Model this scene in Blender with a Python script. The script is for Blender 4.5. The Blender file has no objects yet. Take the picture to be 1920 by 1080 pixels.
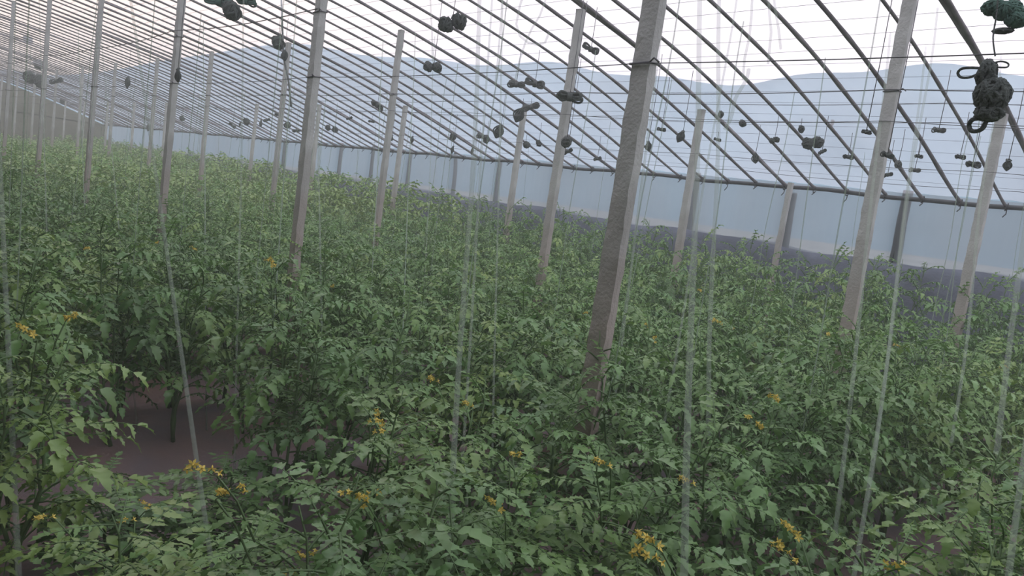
import bpy, math, random
import numpy as np
from mathutils import Vector, Matrix
random.seed(7); rng = np.random.default_rng(7)
S = bpy.context.scene; COL = S.collection
PI = math.pi
# ------------------------------------------------------------ camera
EYE = Vector((0, 0, 1.5)); FPX = 1437.33
CR = Vector((0.66301007, 0.73538634, 0.14008777)); CD = Vector((0.18004018, 0.02500137, -0.98334148)); CF = Vector((-0.72663828, 0.67718673, -0.11582293))
cam = bpy.data.objects.new('camera', bpy.data.cameras.new('camera')); COL.objects.link(cam)
m = Matrix((CR, -CD, -CF)).transposed().to_4x4(); m.translation = EYE
cam.matrix_world = m; cam.data.sensor_width = 36; cam.data.lens = FPX * 36 / 1920
cam.data.clip_start = .05; cam.data.clip_end = 1500
S.camera = cam
S.view_settings.view_transform = 'Standard'; S.view_settings.look = 'None'; S.view_settings.gamma = 1
S.view_settings.use_curve_mapping = False; S.view_settings.exposure = 0.48
def at(u, v, ax, c):
    "point seen at pixel u,v on the plane where coordinate ax equals c"
    D = CF + (u-960)/FPX*CR + (v-540)/FPX*CD
    return EYE + D*((c-EYE[ax])/D[ax])
def proj(p):
    q = Vector(p)-EYE; z = q.dot(CF)
    return 960+FPX*q.dot(CR)/z, 540+FPX*q.dot(CD)/z, z
# ------------------------------------------------------------ world: overcast evening sky, warm towards the far (west) end
W = bpy.data.worlds.new('sky'); S.world = W; W.use_nodes = True
nt = W.node_tree; N = nt.nodes; L = nt.links; N.clear()
out = N.new('ShaderNodeOutputWorld'); bg = N.new('ShaderNodeBackground'); tc = N.new('ShaderNodeTexCoord')
sep = N.new('ShaderNodeSeparateXYZ'); L.new(tc.outputs['Generated'], sep.inputs[0])
rmp = N.new('ShaderNodeValToRGB'); L.new(sep.outputs['Z'], rmp.inputs[0])
cr = rmp.color_ramp; cr.elements[0].position = 0.0; cr.elements[0].color = (.50,.54,.62,1)
cr.elements[1].position = 1.0; cr.elements[1].color = (.90,.92,1.0,1)
e = cr.elements.new(.12); e.color = (.80,.78,.88,1)
e = cr.elements.new(.22); e.color = (1.06,.97,1.03,1)
e = cr.elements.new(.40); e.color = (1.05,1.02,1.12,1)
warm = N.new('ShaderNodeMapRange'); L.new(sep.outputs['X'], warm.inputs['Value'])
warm.inputs['From Min'].default_value = -.78; warm.inputs['From Max'].default_value = -1.0
mix = N.new('ShaderNodeMix'); mix.data_type = 'RGBA'; mix.blend_type = 'MULTIPLY'
L.new(warm.outputs[0], mix.inputs['Factor']); L.new(rmp.outputs[0], mix.inputs['A']); mix.inputs['B'].default_value = (1.30,1.08,.80,1)
nz = N.new('ShaderNodeTexNoise'); nz.inputs['Scale'].default_value = 2.2; nz.inputs['Detail'].default_value = 3; L.new(tc.outputs['Generated'], nz.inputs['Vector'])
mr = N.new('ShaderNodeMapRange'); mr.inputs['To Min'].default_value = .88; mr.inputs['To Max'].default_value = 1.1; L.new(nz.outputs[0], mr.inputs['Value'])
vm = N.new('ShaderNodeVectorMath'); vm.operation = 'SCALE'; L.new(mix.outputs['Result'], vm.inputs[0]); L.new(mr.outputs[0], vm.inputs['Scale'])
L.new(vm.outputs[0], bg.inputs['Color']); bg.inputs['Strength'].default_value = 1.05; L.new(bg.outputs[0], out.inputs[0])
S.cycles.volume_bounces = 1; S.cycles.max_bounces = 8; S.cycles.transparent_max_bounces = 24; S.cycles.diffuse_bounces = 3
# ------------------------------------------------------------ materials
def mat(name, col, rough=.8, spec=.3, noise=0, scale=8, bump=0, col2=None, trans=0, transp=0, randv=0, stretch=None, bscale=None):
    m = bpy.data.materials.new(name); m.use_nodes = True; nt = m.node_tree; N = nt.nodes; L = nt.links
    b = N['Principled BSDF']; b.inputs['Roughness'].default_value = rough; b.inputs['Specular IOR Level'].default_value = spec
    o = N['Material Output']
    tc = N.new('ShaderNodeTexCoord'); src = tc.outputs['Object']
    if stretch:
        mp = N.new('ShaderNodeMapping'); mp.inputs['Scale'].default_value = stretch; L.new(src, mp.inputs[0]); src = mp.outputs[0]
    n = N.new('ShaderNodeTexNoise'); n.inputs['Scale'].default_value = scale; n.inputs['Detail'].default_value = 5; L.new(src, n.inputs['Vector'])
    c2 = col2 or tuple(c*(1-noise) for c in col); c1 = col if col2 else tuple(c*(1+noise) for c in col)
    r = N.new('ShaderNodeValToRGB'); r.color_ramp.elements[0].position = .32; r.color_ramp.elements[1].position = .68
    r.color_ramp.elements[0].color = (*c2, 1); r.color_ramp.elements[1].color = (*c1, 1)
    L.new(n.outputs[0], r.inputs[0]); csock = r.outputs[0]
    if randv:
        oi = N.new('ShaderNodeObjectInfo'); g = N.new('ShaderNodeMapRange'); L.new(oi.outputs['Random'], g.inputs['Value'])
        g.inputs['To Min'].default_value = 1-randv; g.inputs['To Max'].default_value = 1+randv
        v = N.new('ShaderNodeVectorMath'); v.operation = 'SCALE'; L.new(csock, v.inputs[0]); L.new(g.outputs[0], v.inputs['Scale']); csock = v.outputs[0]
    L.new(csock, b.inputs['Base Color'])
    if bump:
        n2 = N.new('ShaderNodeTexNoise'); n2.inputs['Scale'].default_value = bscale or scale*4; n2.inputs['Detail'].default_value = 6; L.new(src, n2.inputs['Vector'])
        bp = N.new('ShaderNodeBump'); bp.inputs['Strength'].default_value = bump; bp.inputs['Distance'].default_value = .02
        L.new(n2.outputs[0], bp.inputs['Height']); L.new(bp.outputs[0], b.inputs['Normal'])
    last = b.outputs[0]
    if trans:
        t = N.new('ShaderNodeBsdfTranslucent'); L.new(csock, t.inputs['Color'])
        mx = N.new('ShaderNodeMixShader'); mx.inputs[0].default_value = trans; L.new(last, mx.inputs[1]); L.new(t.outputs[0], mx.inputs[2]); last = mx.outputs[0]
    if transp:
        t = N.new('ShaderNodeBsdfTransparent'); mx = N.new('ShaderNodeMixShader'); mx.inputs[0].default_value = transp
        L.new(last, mx.inputs[1]); L.new(t.outputs[0], mx.inputs[2]); last = mx.outputs[0]
    if last is not b.outputs[0]: L.new(last, o.inputs[0])
    return m
def film_mat(name, clear, tint, body, streak=(1,1,1), dirt=.3):
    "polythene sheet: part clear, part milky, with dirt patches and drip lines"
    m = bpy.data.materials.new(name); m.use_nodes = True; nt = m.node_tree; N = nt.nodes; L = nt.links; N.clear()
    o = N.new('ShaderNodeOutputMaterial'); tc = N.new('ShaderNodeTexCoord')
    mp = N.new('ShaderNodeMapping'); mp.inputs['Scale'].default_value = streak; L.new(tc.outputs['Object'], mp.inputs[0])
    n = N.new('ShaderNodeTexNoise'); n.inputs['Scale'].default_value = 1.6; n.inputs['Detail'].default_value = 5; L.new(mp.outputs[0], n.inputs['Vector'])
    r = N.new('ShaderNodeMapRange'); L.new(n.outputs[0], r.inputs['Value']); r.inputs['From Min'].default_value = .3; r.inputs['From Max'].default_value = .7
    r.inputs['To Min'].default_value = clear-dirt/2; r.inputs['To Max'].default_value = clear+dirt/2
    tr = N.new('ShaderNodeBsdfTransparent'); tr.inputs[0].default_value = (*tint, 1)
    tl = N.new('ShaderNodeBsdfTranslucent'); tl.inputs[0].default_value = (*body, 1)
    df = N.new('ShaderNodeBsdfDiffuse'); df.inputs[0].default_value = (*body, 1)
    gl = N.new('ShaderNodeBsdfGlossy'); gl.inputs[0].default_value = (.9,.9,.9,1); gl.inputs['Roughness'].default_value = .35
    a = N.new('ShaderNodeMixShader'); a.inputs[0].default_value = .72; L.new(df.outputs[0], a.inputs[1]); L.new(tl.outputs[0], a.inputs[2])
    g = N.new('ShaderNodeMixShader'); g.inputs[0].default_value = .04; L.new(a.outputs[0], g.inputs[1]); L.new(gl.outputs[0], g.inputs[2])
    x = N.new('ShaderNodeMixShader'); L.new(r.outputs[0], x.inputs[0]); L.new(g.outputs[0], x.inputs[1]); L.new(tr.outputs[0], x.inputs[2])
    L.new(x.outputs[0], o.inputs[0]); return m
M = {}
def stain(m, col, z0, z1):
    "mud splashed on the foot of a post, ragged upper edge"
    nt = m.node_tree; N = nt.nodes; L = nt.links
    b = N['Principled BSDF']; src = b.inputs['Base Color'].links[0].from_socket; dst = b.inputs['Base Color']
    tc = N.new('ShaderNodeTexCoord'); sp = N.new('ShaderNodeSeparateXYZ'); L.new(tc.outputs['Object'], sp.inputs[0])
    n = N.new('ShaderNodeTexNoise'); n.inputs['Scale'].default_value = 6; L.new(tc.outputs['Object'], n.inputs['Vector'])
    ad = N.new('ShaderNodeMath'); ad.operation = 'MULTIPLY_ADD'; L.new(n.outputs[0], ad.inputs[0]); ad.inputs[1].default_value = .5; L.new(sp.outputs['Z'], ad.inputs[2])
    mr = N.new('ShaderNodeMapRange'); L.new(ad.outputs[0], mr.inputs['Value']); mr.inputs['From Min'].default_value = z0+.25; mr.inputs['From Max'].default_value = z1+.25
    mr.inputs['To Min'].default_value = .85; mr.inputs['To Max'].default_value = 0
    mx = N.new('ShaderNodeMix'); mx.data_type = 'RGBA'; L.new(mr.outputs[0], mx.inputs['Factor']); L.new(src, mx.inputs['A']); mx.inputs['B'].default_value = (*col, 1); L.new(mx.outputs['Result'], dst)
M['leaf'] = mat('tomato_leaf', (.155,.30,.10), .34, .6, noise=.35, scale=3, trans=.22, randv=.16)
def tint(m, amt, col):
    nt = m.node_tree; N = nt.nodes; L = nt.links
    b = N['Principled BSDF']; src = b.inputs['Base Color'].links[0].from_socket; dst = [l.to_socket for l in src.links]
    oi = N.new('ShaderNodeObjectInfo'); mr = N.new('ShaderNodeMapRange'); L.new(oi.outputs['Random'], mr.inputs['Value'])
    mr.inputs['From Min'].default_value = .45; mr.inputs['To Max'].default_value = amt
    n = N.new('ShaderNodeTexNoise'); n.inputs['Scale'].default_value = 2.5; g = N.new('ShaderNodeNewGeometry'); L.new(g.outputs['Position'], n.inputs['Vector'])
    r2 = N.new('ShaderNodeMapRange'); r2.inputs['From Min'].default_value = .45; r2.inputs['From Max'].default_value = .7; L.new(n.outputs[0], r2.inputs['Value'])
    mu = N.new('ShaderNodeMath'); mu.operation = 'MULTIPLY_ADD'; L.new(r2.outputs[0], mu.inputs[0]); mu.inputs[1].default_value = .45; L.new(mr.outputs[0], mu.inputs[2]); mu.use_clamp = True
    mx = N.new('ShaderNodeMix'); mx.data_type = 'RGBA'; L.new(mu.outputs[0], mx.inputs['Factor']); L.new(src, mx.inputs['A']); mx.inputs['B'].default_value = (*col, 1)
    for d in dst: L.new(mx.outputs['Result'], d)
tint(M['leaf'], .8, (.27,.39,.10))
M['young'] = mat('young_leaf', (.19,.33,.11), .5, .4, noise=.2, scale=6, trans=.3, randv=.12)
M['stem'] = mat('stem_green', (.13,.21,.09), .6, .3, noise=.2, scale=10)
M['petal'] = mat('yellow_petal', (.86,.68,.16), .6, .3, noise=.08, scale=30, trans=.25)
M['soil'] = mat('soil', (.38,.25,.22), .95, .1, col2=(.26,.225,.25), scale=2.2, bump=.7, bscale=14)
M['berm'] = mat('earth_wall', (.15,.165,.205), .95, .1, noise=.22, scale=2.5, bump=.8, bscale=12)
M['mud'] = mat('mud_wall', (.22,.22,.17), .95, .1, noise=.15, scale=1.2, bump=.5, bscale=9)
M['ground'] = mat('outside_ground', (.33,.34,.33), .95, .1, noise=.15, scale=.2)
M['conc'] = mat('concrete', (.50,.505,.49), .9, .2, noise=.14, scale=5, bump=.25, bscale=80, randv=.05)
stain(M['conc'], (.40,.30,.265), .7, 1.7)
M['bamboo'] = mat('bamboo', (.175,.165,.17), .7, .3, noise=.35, scale=5, randv=.2, stretch=(4,1,4))
M['rail'] = mat('dark_pipe', (.06,.065,.07), .6, .4, noise=.2, scale=10)
M['wire'] = mat('wire', (.13,.13,.14), .6, .4)
M['twine'] = mat('twine', (.52,.60,.52), .6, .3, noise=.0, scale=12, trans=.4, transp=.77)
M['twine2'] = mat('thin_twine', (.42,.52,.42), .6, .3, noise=.0, scale=12, trans=.3, transp=.6)
M['hank'] = mat('hank_dark', (.14,.16,.15), .85, .2, noise=.3, scale=40, bump=.6, trans=.1)
M['hankg'] = mat('hank_green', (.17,.30,.25), .8, .2, noise=.3, scale=40, bump=.6, trans=.3)
M['hankp'] = mat('hank_grey', (.25,.27,.26), .8, .2, noise=.3, scale=40, bump=.6, trans=.3)
M['stake'] = mat('outer_stake', (.05,.055,.06), .9, .1, noise=.2, scale=5)
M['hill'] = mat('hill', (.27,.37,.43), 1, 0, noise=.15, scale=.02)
M['film'] = film_mat('roof_film', .66, (.97,.97,.98), (.80,.80,.86), (1,.45,.45), .16)
M['wfilm'] = film_mat('wall_film', .45, (.74,.77,.79), (.40,.44,.47), (1.8,1,.25), .22)
ORD = ['first','second','third','fourth','fifth','sixth','seventh','eighth','ninth','tenth','eleventh','twelfth','thirteenth','fourteenth','fifteenth']
# ------------------------------------------------------------ mesh helpers
class MB:
    def __init__(s): s.v = []; s.f = []; s.m = []
    def add(s, v, f, mi=0):
        o = len(s.v); s.v += [tuple(p) for p in v]; s.f += [tuple(i+o for i in q) for q in f]; s.m += [mi]*len(f)
    def tube(s, pts, r, n=6, mi=0, cap=True):
        pts = [Vector(p) for p in pts]; rs = r if isinstance(r, (list, tuple)) else [r]*len(pts)
        V = []; F = []; up = None
        for i, p in enumerate(pts):
            t = (pts[min(i+1, len(pts)-1)]-pts[max(i-1, 0)]).normalized()
            if up is None: up = t.orthogonal().normalized()
            up = (up-t*up.dot(t))
            up = up.normalized() if up.length > 1e-6 else t.orthogonal().normalized()
            b = t.cross(up)
            for k in range(n):
                a = 2*PI*k/n; V.append(p+(up*math.cos(a)+b*math.sin(a))*rs[i])
        for i in range(len(pts)-1):
            for k in range(n): F.append((i*n+k, i*n+(k+1) % n, (i+1)*n+(k+1) % n, (i+1)*n+k))
        if cap: F.append(tuple(range(n-1, -1, -1))); F.append(tuple((len(pts)-1)*n+k for k in range(n)))
        s.add(V, F, mi)
    def mesh(s, name, mats, smooth=True):
        me = bpy.data.meshes.new(name); me.from_pydata(s.v, [], s.f)
        for m in (mats if isinstance(mats, list) else [mats]): me.materials.append(m)
        me.polygons.foreach_set('material_index', s.m); me.polygons.foreach_set('use_smooth', [smooth]*len(s.f)); me.update(); return me
def link(name, me, parent=None, loc=(0,0,0), rot=(0,0,0), sc=1):
    o = bpy.data.objects.new(name, me); COL.objects.link(o); o.parent = parent; o.location = loc; o.rotation_euler = rot
    o.scale = (sc,)*3 if not isinstance(sc, tuple) else sc; return o
def tag(o, label=None, cat=None, group=None, kind=None):
    if label: o['label'] = label
    if cat: o['category'] = cat
    if group: o['group'] = group
    if kind: o['kind'] = kind
    return o
def empty(name, loc, rot=(0,0,0), sc=1): return link(name, None, None, loc, rot, sc)
def grid(fn, nu, nv, mb=None):
    mb = mb or MB(); V = [fn(i/nu, j/nv) for i in range(nu+1) for j in range(nv+1)]
    mb.add(V, [(i*(nv+1)+j, (i+1)*(nv+1)+j, (i+1)*(nv+1)+j+1, i*(nv+1)+j+1) for i in range(nu) for j in range(nv)]); return mb
# ------------------------------------------------------------ layout numbers
SP = 2.5; X0 = -4.36                                   # post bays along the greenhouse
YP, ZP = 7.93, 2.052                                    # eave rail
ROWY = {2: 6.17, 3: 4.36, 4: 2.22}
XL, XR = -31.6, 7.5; YB = -1.6
PROF = [(-1.6,3.62),(0,3.62),(1.1,3.56),(2.22,3.44),(3.3,3.26),(4.36,3.056),(5.45,2.82),(6.17,2.61),(6.9,2.39),(7.5,2.18),(7.8,2.09),(7.93,2.052)]
def zroof(y):
    for (a, za), (b, zb) in zip(PROF, PROF[1:]):
        if y <= b: return za+(zb-za)*max(0, (y-a))/(b-a)
    return PROF[-1][1]
# smooth it
_py = np.linspace(YB, YP, 80); _pz = np.array([zroof(y) for y in _py])
for _ in range(12): _pz[1:-1] = (_pz[:-2]+2*_pz[1:-1]+_pz[2:])/4
def zr(y): return float(np.interp(y, _py, _pz))
# ------------------------------------------------------------ setting
FUR = -3.42
def gz(x, y):
    ph = ((x-FUR)/1.25) % 1.0
    return .10*math.sin(PI*ph)**.8*(1 if .3 < y < 7.6 else .2) - .02
mb = grid(lambda u, v: (XL-.5+(XR-XL+1)*u, YB-.3+(8.1-YB+.3)*v, gz(XL-.5+(XR-XL+1)*u, YB-.3+(8.4-YB)*v)+.012*math.sin(37*u*13)*math.sin(91*v*3)), 380, 30)
tag(link('floor', mb.mesh('floor', M['soil'])), kind='structure')
def slab(name, pts, m, kind='structure'):
    "closed box from 8 corners: 4 of one face, 4 of the other"
    b = MB(); b.add(pts, [(0,1,2,3),(7,6,5,4),(0,4,5,1),(1,5,6,2),(2,6,7,3),(3,7,4,0)])
    return tag(link(name, b.mesh(name, m, False)), kind=kind)
ZB = 1.40                                               # top of the earth wall = outside ground level
def bermf(u, v):
    x = XL+(XR-XL)*u; n = .02*math.sin(x*2.1)+.015*math.sin(x*5.3+1)
    if v <= .7: t = v/.7; return (x, 7.72+.16*t+n*(1-t)*1.5, -.1+(ZB+.1+n)*t)
    return (x, 7.88+(v-.7)/.3*.5, ZB+n)
bm_ = grid(bermf, 200, 12)
tag(link('wall_front', bm_.mesh('wall_front', M['berm'])), kind='structure')
def og(u, v):
    x = -160+300*u; y = 8.3+220*v*v
    return (x, y, ZB-.03+.10*math.sin(x*.11)*math.sin(y*.09)*min(1, v*3))
tag(link('ground_outside', grid(og, 60, 40).mesh('ground_outside', M['ground'])), kind='structure')
slab('wall_left', [(XL,YB,0),(XL,8.0,0),(XL,8.0,2.03),(XL,YB,2.03),(XL-.6,YB,0),(XL-.6,8.0,0),(XL-.6,8.0,2.03),(XL-.6,YB,2.03)], M['mud'])
ew = MB(); ys = list(np.linspace(YB, YP, 30)); V = []
for xx in (XL, XL-.6):
    for y in ys: V.append((xx, y, 2.0)); V.append((xx, y, zr(y)-.02))
n2 = len(ys)*2; F = []
for i in range(len(ys)-1):
    a = 2*i; F += [(a,a+2,a+3,a+1), (n2+a,n2+a+1,n2+a+3,n2+a+2), (a+1,a+3,n2+a+3,n2+a+1)]
ew.add(V, F); tag(link('wall_left', ew.mesh('gable', M['mud'], False)), kind='structure')
slab('wall_back', [(XL-.6,YB,0),(XR+.3,YB,0),(XR+.3,YB,3.6),(XL-.6,YB,3.6),(XL-.6,YB-.8,0),(XR+.3,YB-.8,0),(XR+.3,YB-.8,3.6),(XL-.6,YB-.8,3.6)], M['mud'])
slab('wall_right', [(XR,YB,0),(XR,8.0,0),(XR,8.0,1.4),(XR,YB,1.4),(XR+.3,YB,0),(XR+.3,8.0,0),(XR+.3,8.0,1.4),(XR+.3,YB,1.4)], M['mud'])
# roof film (curved, slightly slack between rafters) and wall film
def rf(u, v):
    x = XL-.3+(XR+.3-XL)*u; y = YB+(YP+.03-YB)*v
    return (x, y, zr(min(y, YP))+.050+.012*math.sin((x-X0)/.357*PI)**2*(-1)+.006*math.sin(x*3.1+y*5))
tag(link('roof_film', grid(rf, 420, 60).mesh('roof_film', M['film'])), kind='structure')
def wf(u, v):
    x = XL-.3+(XR+.3-XL)*u; z = 1.36+(ZP+.04-1.36)*v
    return (x, 7.965+.012*math.sin(x*2.3+z*2)+.008*math.sin(x*7.1), z)
tag(link('front_wall_film', grid(wf, 500, 6).mesh('wall_film', M['wfilm'])), kind='structure')
bk = MB(); yb_ = list(np.linspace(YB, .15, 8)); n_ = len(yb_)
V = [(XL-.3, y, zr(y)-.05) for y in yb_]+[(XR+.3, y, zr(y)-.05) for y in yb_]+[(XL-.3, y, zr(y)-.15) for y in yb_]+[(XR+.3, y, zr(y)-.15) for y in yb_]
bk.add(V, [(i,i+1,n_+i+1,n_+i) for i in range(n_-1)]+[(2*n_+i,3*n_+i,3*n_+i+1,2*n_+i+1) for i in range(n_-1)]+[(n_-1,3*n_-1,4*n_-1,2*n_-1)])
tag(link('roof_back', bk.mesh('roof_back', M['mud'])), kind='structure')
rfilm = MB(); V = [(XR,y,1.4) for y in ys]+[(XR,y,zr(y)) for y in ys]
rfilm.add(V, [(i,i+1,len(ys)+i+1,len(ys)+i) for i in range(len(ys)-1)]); tag(link('gable_film', rfilm.mesh('gable_film', M['film'])), kind='structure')
# distant hills beyond the film
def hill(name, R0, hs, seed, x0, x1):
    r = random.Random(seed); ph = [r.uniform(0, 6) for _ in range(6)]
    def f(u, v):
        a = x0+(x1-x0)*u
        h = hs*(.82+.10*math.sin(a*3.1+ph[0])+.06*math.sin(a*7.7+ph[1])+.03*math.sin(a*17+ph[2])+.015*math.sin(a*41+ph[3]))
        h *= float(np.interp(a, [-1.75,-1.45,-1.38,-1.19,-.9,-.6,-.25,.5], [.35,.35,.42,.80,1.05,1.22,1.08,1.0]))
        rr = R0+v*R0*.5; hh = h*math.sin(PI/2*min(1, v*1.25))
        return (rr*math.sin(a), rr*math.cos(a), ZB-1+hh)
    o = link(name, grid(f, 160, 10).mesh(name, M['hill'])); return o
hz = MB(); c8 = [(a,b,c) for c in (-.1,3.9) for a,b in ((XL-.2,YB+.01),(XR-.01,YB+.01),(XR-.01,7.99),(XL-.2,7.99))]
hz.add(c8, [(3,2,1,0),(4,5,6,7),(0,1,5,4),(1,2,6,5),(2,3,7,6),(3,0,4,7)])
hm = bpy.data.materials.new('haze'); hm.use_nodes = True; hn = hm.node_tree.nodes; hn.clear()
ho = hn.new('ShaderNodeOutputMaterial'); hv = hn.new('ShaderNodeVolumeScatter'); hv.inputs['Density'].default_value = .013; hv.inputs['Color'].default_value = (.93,.95,.95,1); hv.inputs['Anisotropy'].default_value = .2
hm.node_tree.links.new(hv.outputs[0], ho.inputs['Volume'])
tag(link('humid_haze', hz.mesh('humid_haze', hm, False)), 'humid haze hanging in the air of the greenhouse', 'haze', kind='stuff')
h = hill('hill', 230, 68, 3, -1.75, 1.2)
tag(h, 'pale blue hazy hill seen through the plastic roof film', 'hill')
# ------------------------------------------------------------ concrete posts
def make_post(h, seed, wx=.076, wy=.050):
    r = random.Random(seed); mb = MB(); n = max(8, int(h/.05)); V = []
    for i in range(n+1):
        z = h*i/n; tp = 1-.10*i/n
        for (sx, sy) in ((-1,-1),(0,-1),(1,-1),(1,0),(1,1),(0,1),(-1,1),(-1,0)):
            c = abs(sx*sy); j = .003 if c else .001
            V.append((sx*wx/2*tp*(1-.05*c)+r.uniform(-j, j), sy*wy/2*tp*(1-.05*c)+r.uniform(-j, j), z))
    F = [(i*8+k, i*8+(k+1) % 8, (i+1)*8+(k+1) % 8, (i+1)*8+k) for i in range(n) for k in range(8)]
    F.append(tuple(n*8+k for k in range(8))); mb.add(V, F); return mb.mesh('post_shaft', M['conc'], False)
def ring_mesh(wx, wy):
    mb = MB(); c = [(-wx/2,-wy/2,0),(wx/2,-wy/2,.004),(wx/2,wy/2,.008),(-wx/2,wy/2,.004),(-wx/2,-wy/2,.0)]
    mb.tube(c, .0035, 5); mb.tube([(wx/2,-wy/2,.004),(wx/2+.03,-wy/2-.02,.012),(wx/2+.045,-wy/2-.01,.0)], .003, 5)
    return mb.mesh('wire_tie', M['wire'])
RING = ring_mesh(.078, .052)
postlab = {(4,-1): 'thick weathered grey concrete post nearest the camera with chipped edges',
 (4,0): 'tall square concrete post, second nearest of the near row, wire tie halfway up',
 (4,1): 'slim pinkish concrete post with a dark twine hank on its right side, left of picture',
 (4,2): 'slender pale post in the near row, next left of the pinkish post with the hank',
 (4,3): 'hazy beige post in the near row, second from the left edge',
 (4,4): 'faint beige post standing at the very left edge of the picture',
 (3,-1): 'concrete post running out of the top of the picture right of centre-right',
 (3,0): 'concrete post with twine wrapped round it and its top just below the frame edge',
 (3,1): 'concrete post whose top meets a doubled rafter, right of the second nearest post',
 (3,2): 'concrete post behind a dark leaning twine hank, left of the second nearest post',
 (3,3): 'bluish post with its top in mid roof between the pinkish post and the leaning hank',
 (2,-1): 'concrete post under the large dark knotted bag at the right',
 (2,0): 'short grey concrete post between the nearest post and the right-hand tall post',
 (2,1): 'short concrete post with ragged twine on its top, beside the twine-wrapped post',
 (2,2): 'short thin post close behind the post with the doubled rafter top',
 (2,4): 'short thin bluish post seen between the hazy left posts and the leaning hank post'}
lean = {(4,-1): (.012,.0), (4,0): (.01,0), (3,1): (.0,0), (3,3): (.01,0)}
for row, y in ROWY.items():
    for k in range(-3, 11):
        x = X0-k*SP
        h = zr(y)-.02
        if row == 2: h -= .0
        root = empty('concrete_post', (x, y, -.02)); lab = postlab.get((row, k))
        if lab is None:
            lab = {4: 'slim pale concrete post of the row nearest the walkway, lost in the left haze', 3: 'slim pale concrete post of the middle row, far down the greenhouse', 2: 'short pale concrete post of the row by the front wall, far down the greenhouse'}[row]
            if k < -1: lab = {4: 'concrete post of the near row', 3: 'concrete post of the middle row', 2: 'concrete post of the front row'}[row]+', right of the camera outside the picture'
        tag(root, lab, 'post', 'concrete posts holding up the roof')
        rot = (random.uniform(-.006,.006), random.uniform(-.006,.006), random.uniform(-.05,.05))
        root.rotation_euler = rot
        link('shaft', make_post(h, row*100+k+5, *((.088, .047) if (row, k) == (4, -1) else ())), root)
        if row == 4:
            link('wire_tie', RING, root, (0,0,2.06), sc=1.14 if k == -1 else 1)
            if k in (0, 1): link('wire_tie', RING, root, (0,0,2.44))
        elif row == 3: link('wire_tie', RING, root, (0,0,2.38))
# short light post inside by the front wall + dark stakes outside the wall film
_p = at(1466, 400, 1, 7.5); pt = empty('short_post', (_p.x, 7.5, 0)); tag(pt, 'short light grey post standing just inside the front wall under the eave rail', 'post')
link('shaft', make_post(2.06, 77, .055, .05), pt); pt.rotation_euler = (0, .02, 0)
STK = [(1700,-.00),(1488,.0),(1308,-.01),(1170,0),(1046,.02),(938,.0),(857,-.10),(770,.0),(700,0),(640,.02),(585,0),(535,0)]
stake_n = {1700:'dark stake behind the wall film between the two right-hand posts',1488:'dark stake behind the wall film beside the short light post',1308:'dim stake behind the wall film beside the short grey post',1046:'dim stake behind the wall film right of the twine-wrapped post',938:'dim double stake behind the wall film left of the ragged-topped post',857:'dim leaning stake behind the wall film, top tilted left',770:'dim stake behind the wall film beside the short thin post',640:'dim stake behind the wall film right of the second nearest post'}
for u, tl in STK:
    p = at(u, 330+(u-1200)*.09, 1, 8.03)
    w = .055 if u > 1400 else random.uniform(.035, .05)
    mb = MB(); zt = 2.0-ZB+.12; 
    if u == 1488: zt -= .13
    mb.tube([(0,0,-.15),(.004,0,.15),(-.004,0,.4),(tl*.6,0,zt)], [w*1.1,w,w*.95,w*.9], 8)
    o = link('stake', mb.mesh('stake', M['stake']), None, (p.x, 8.03, ZB))
    tag(o, stake_n.get(u, 'faint stake behind the wall film far down the greenhouse'), 'stake', 'stakes outside the front wall film')
# ------------------------------------------------------------ eave rail
mb = MB(); pts = []
for i in range(180):
    x = XL+(XR-XL)*i/179; pts.append((x, YP+.006*math.sin(x*1.9), ZP-.012+.008*math.sin(x*2.7)+.005*math.sin(x*6.1)))
mb.tube(pts, .022, 8)
rail = tag(link('eave_rail', mb.mesh('eave_rail', M['rail'])), 'long dark rail running along the top of the front wall', 'rail')
# ------------------------------------------------------------ rafters
def rafter_mesh(seed, r0, dbl=False, thick=1):
    r = random.Random(seed); mb = MB()
    def one(dx, dz, rr, y0, y1):
        y0 = .05; ys = np.linspace(y1, y0, 46); pts = []; rs = []; ax = r.uniform(-.012,.012); ph = r.uniform(0, 6)
        for i, y in enumerate(ys):
            t = i/45
            pts.append((dx+ax*math.sin(t*7+ph)+.004*math.sin(t*23+ph), y, zr(y)+dz+.006*math.sin(t*11+ph)))
            rs.append(rr*(.72+.28*abs(1-t*1.1) if t < .9 else .72)*(1.18 if i % 4 == 0 else 1))
        mb.tube(pts, rs, 7)
    one(0, 0, r0, -1.55, YP+.01)
    if dbl: one(.035, -.012, r0*.9, -1.55, YP-.02)
    return mb.mesh('rafter', M['bamboo'])
RM = [rafter_mesh(s, .0130+.002*(s % 3)) for s in range(7)]
RD = [rafter_mesh(50+s, .0175, True) for s in range(3)]
def bayname(x):
    k = (X0-x)/SP
    if k < -1.02: return 'above the right-hand edge, right of the big knotted bag'
    if k < -.02: return 'over the bay right of the nearest post'
    if k < .98: return 'over the bay between the nearest and second nearest posts'
    if k < 1.98: return 'over the bay between the second nearest and pinkish posts'
    if k < 2.98: return 'over the bay left of the pinkish post'
    if k < 3.98: return 'over the second bay left of the pinkish post'
    return 'in the crowded hazy stretch at the left end'
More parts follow.
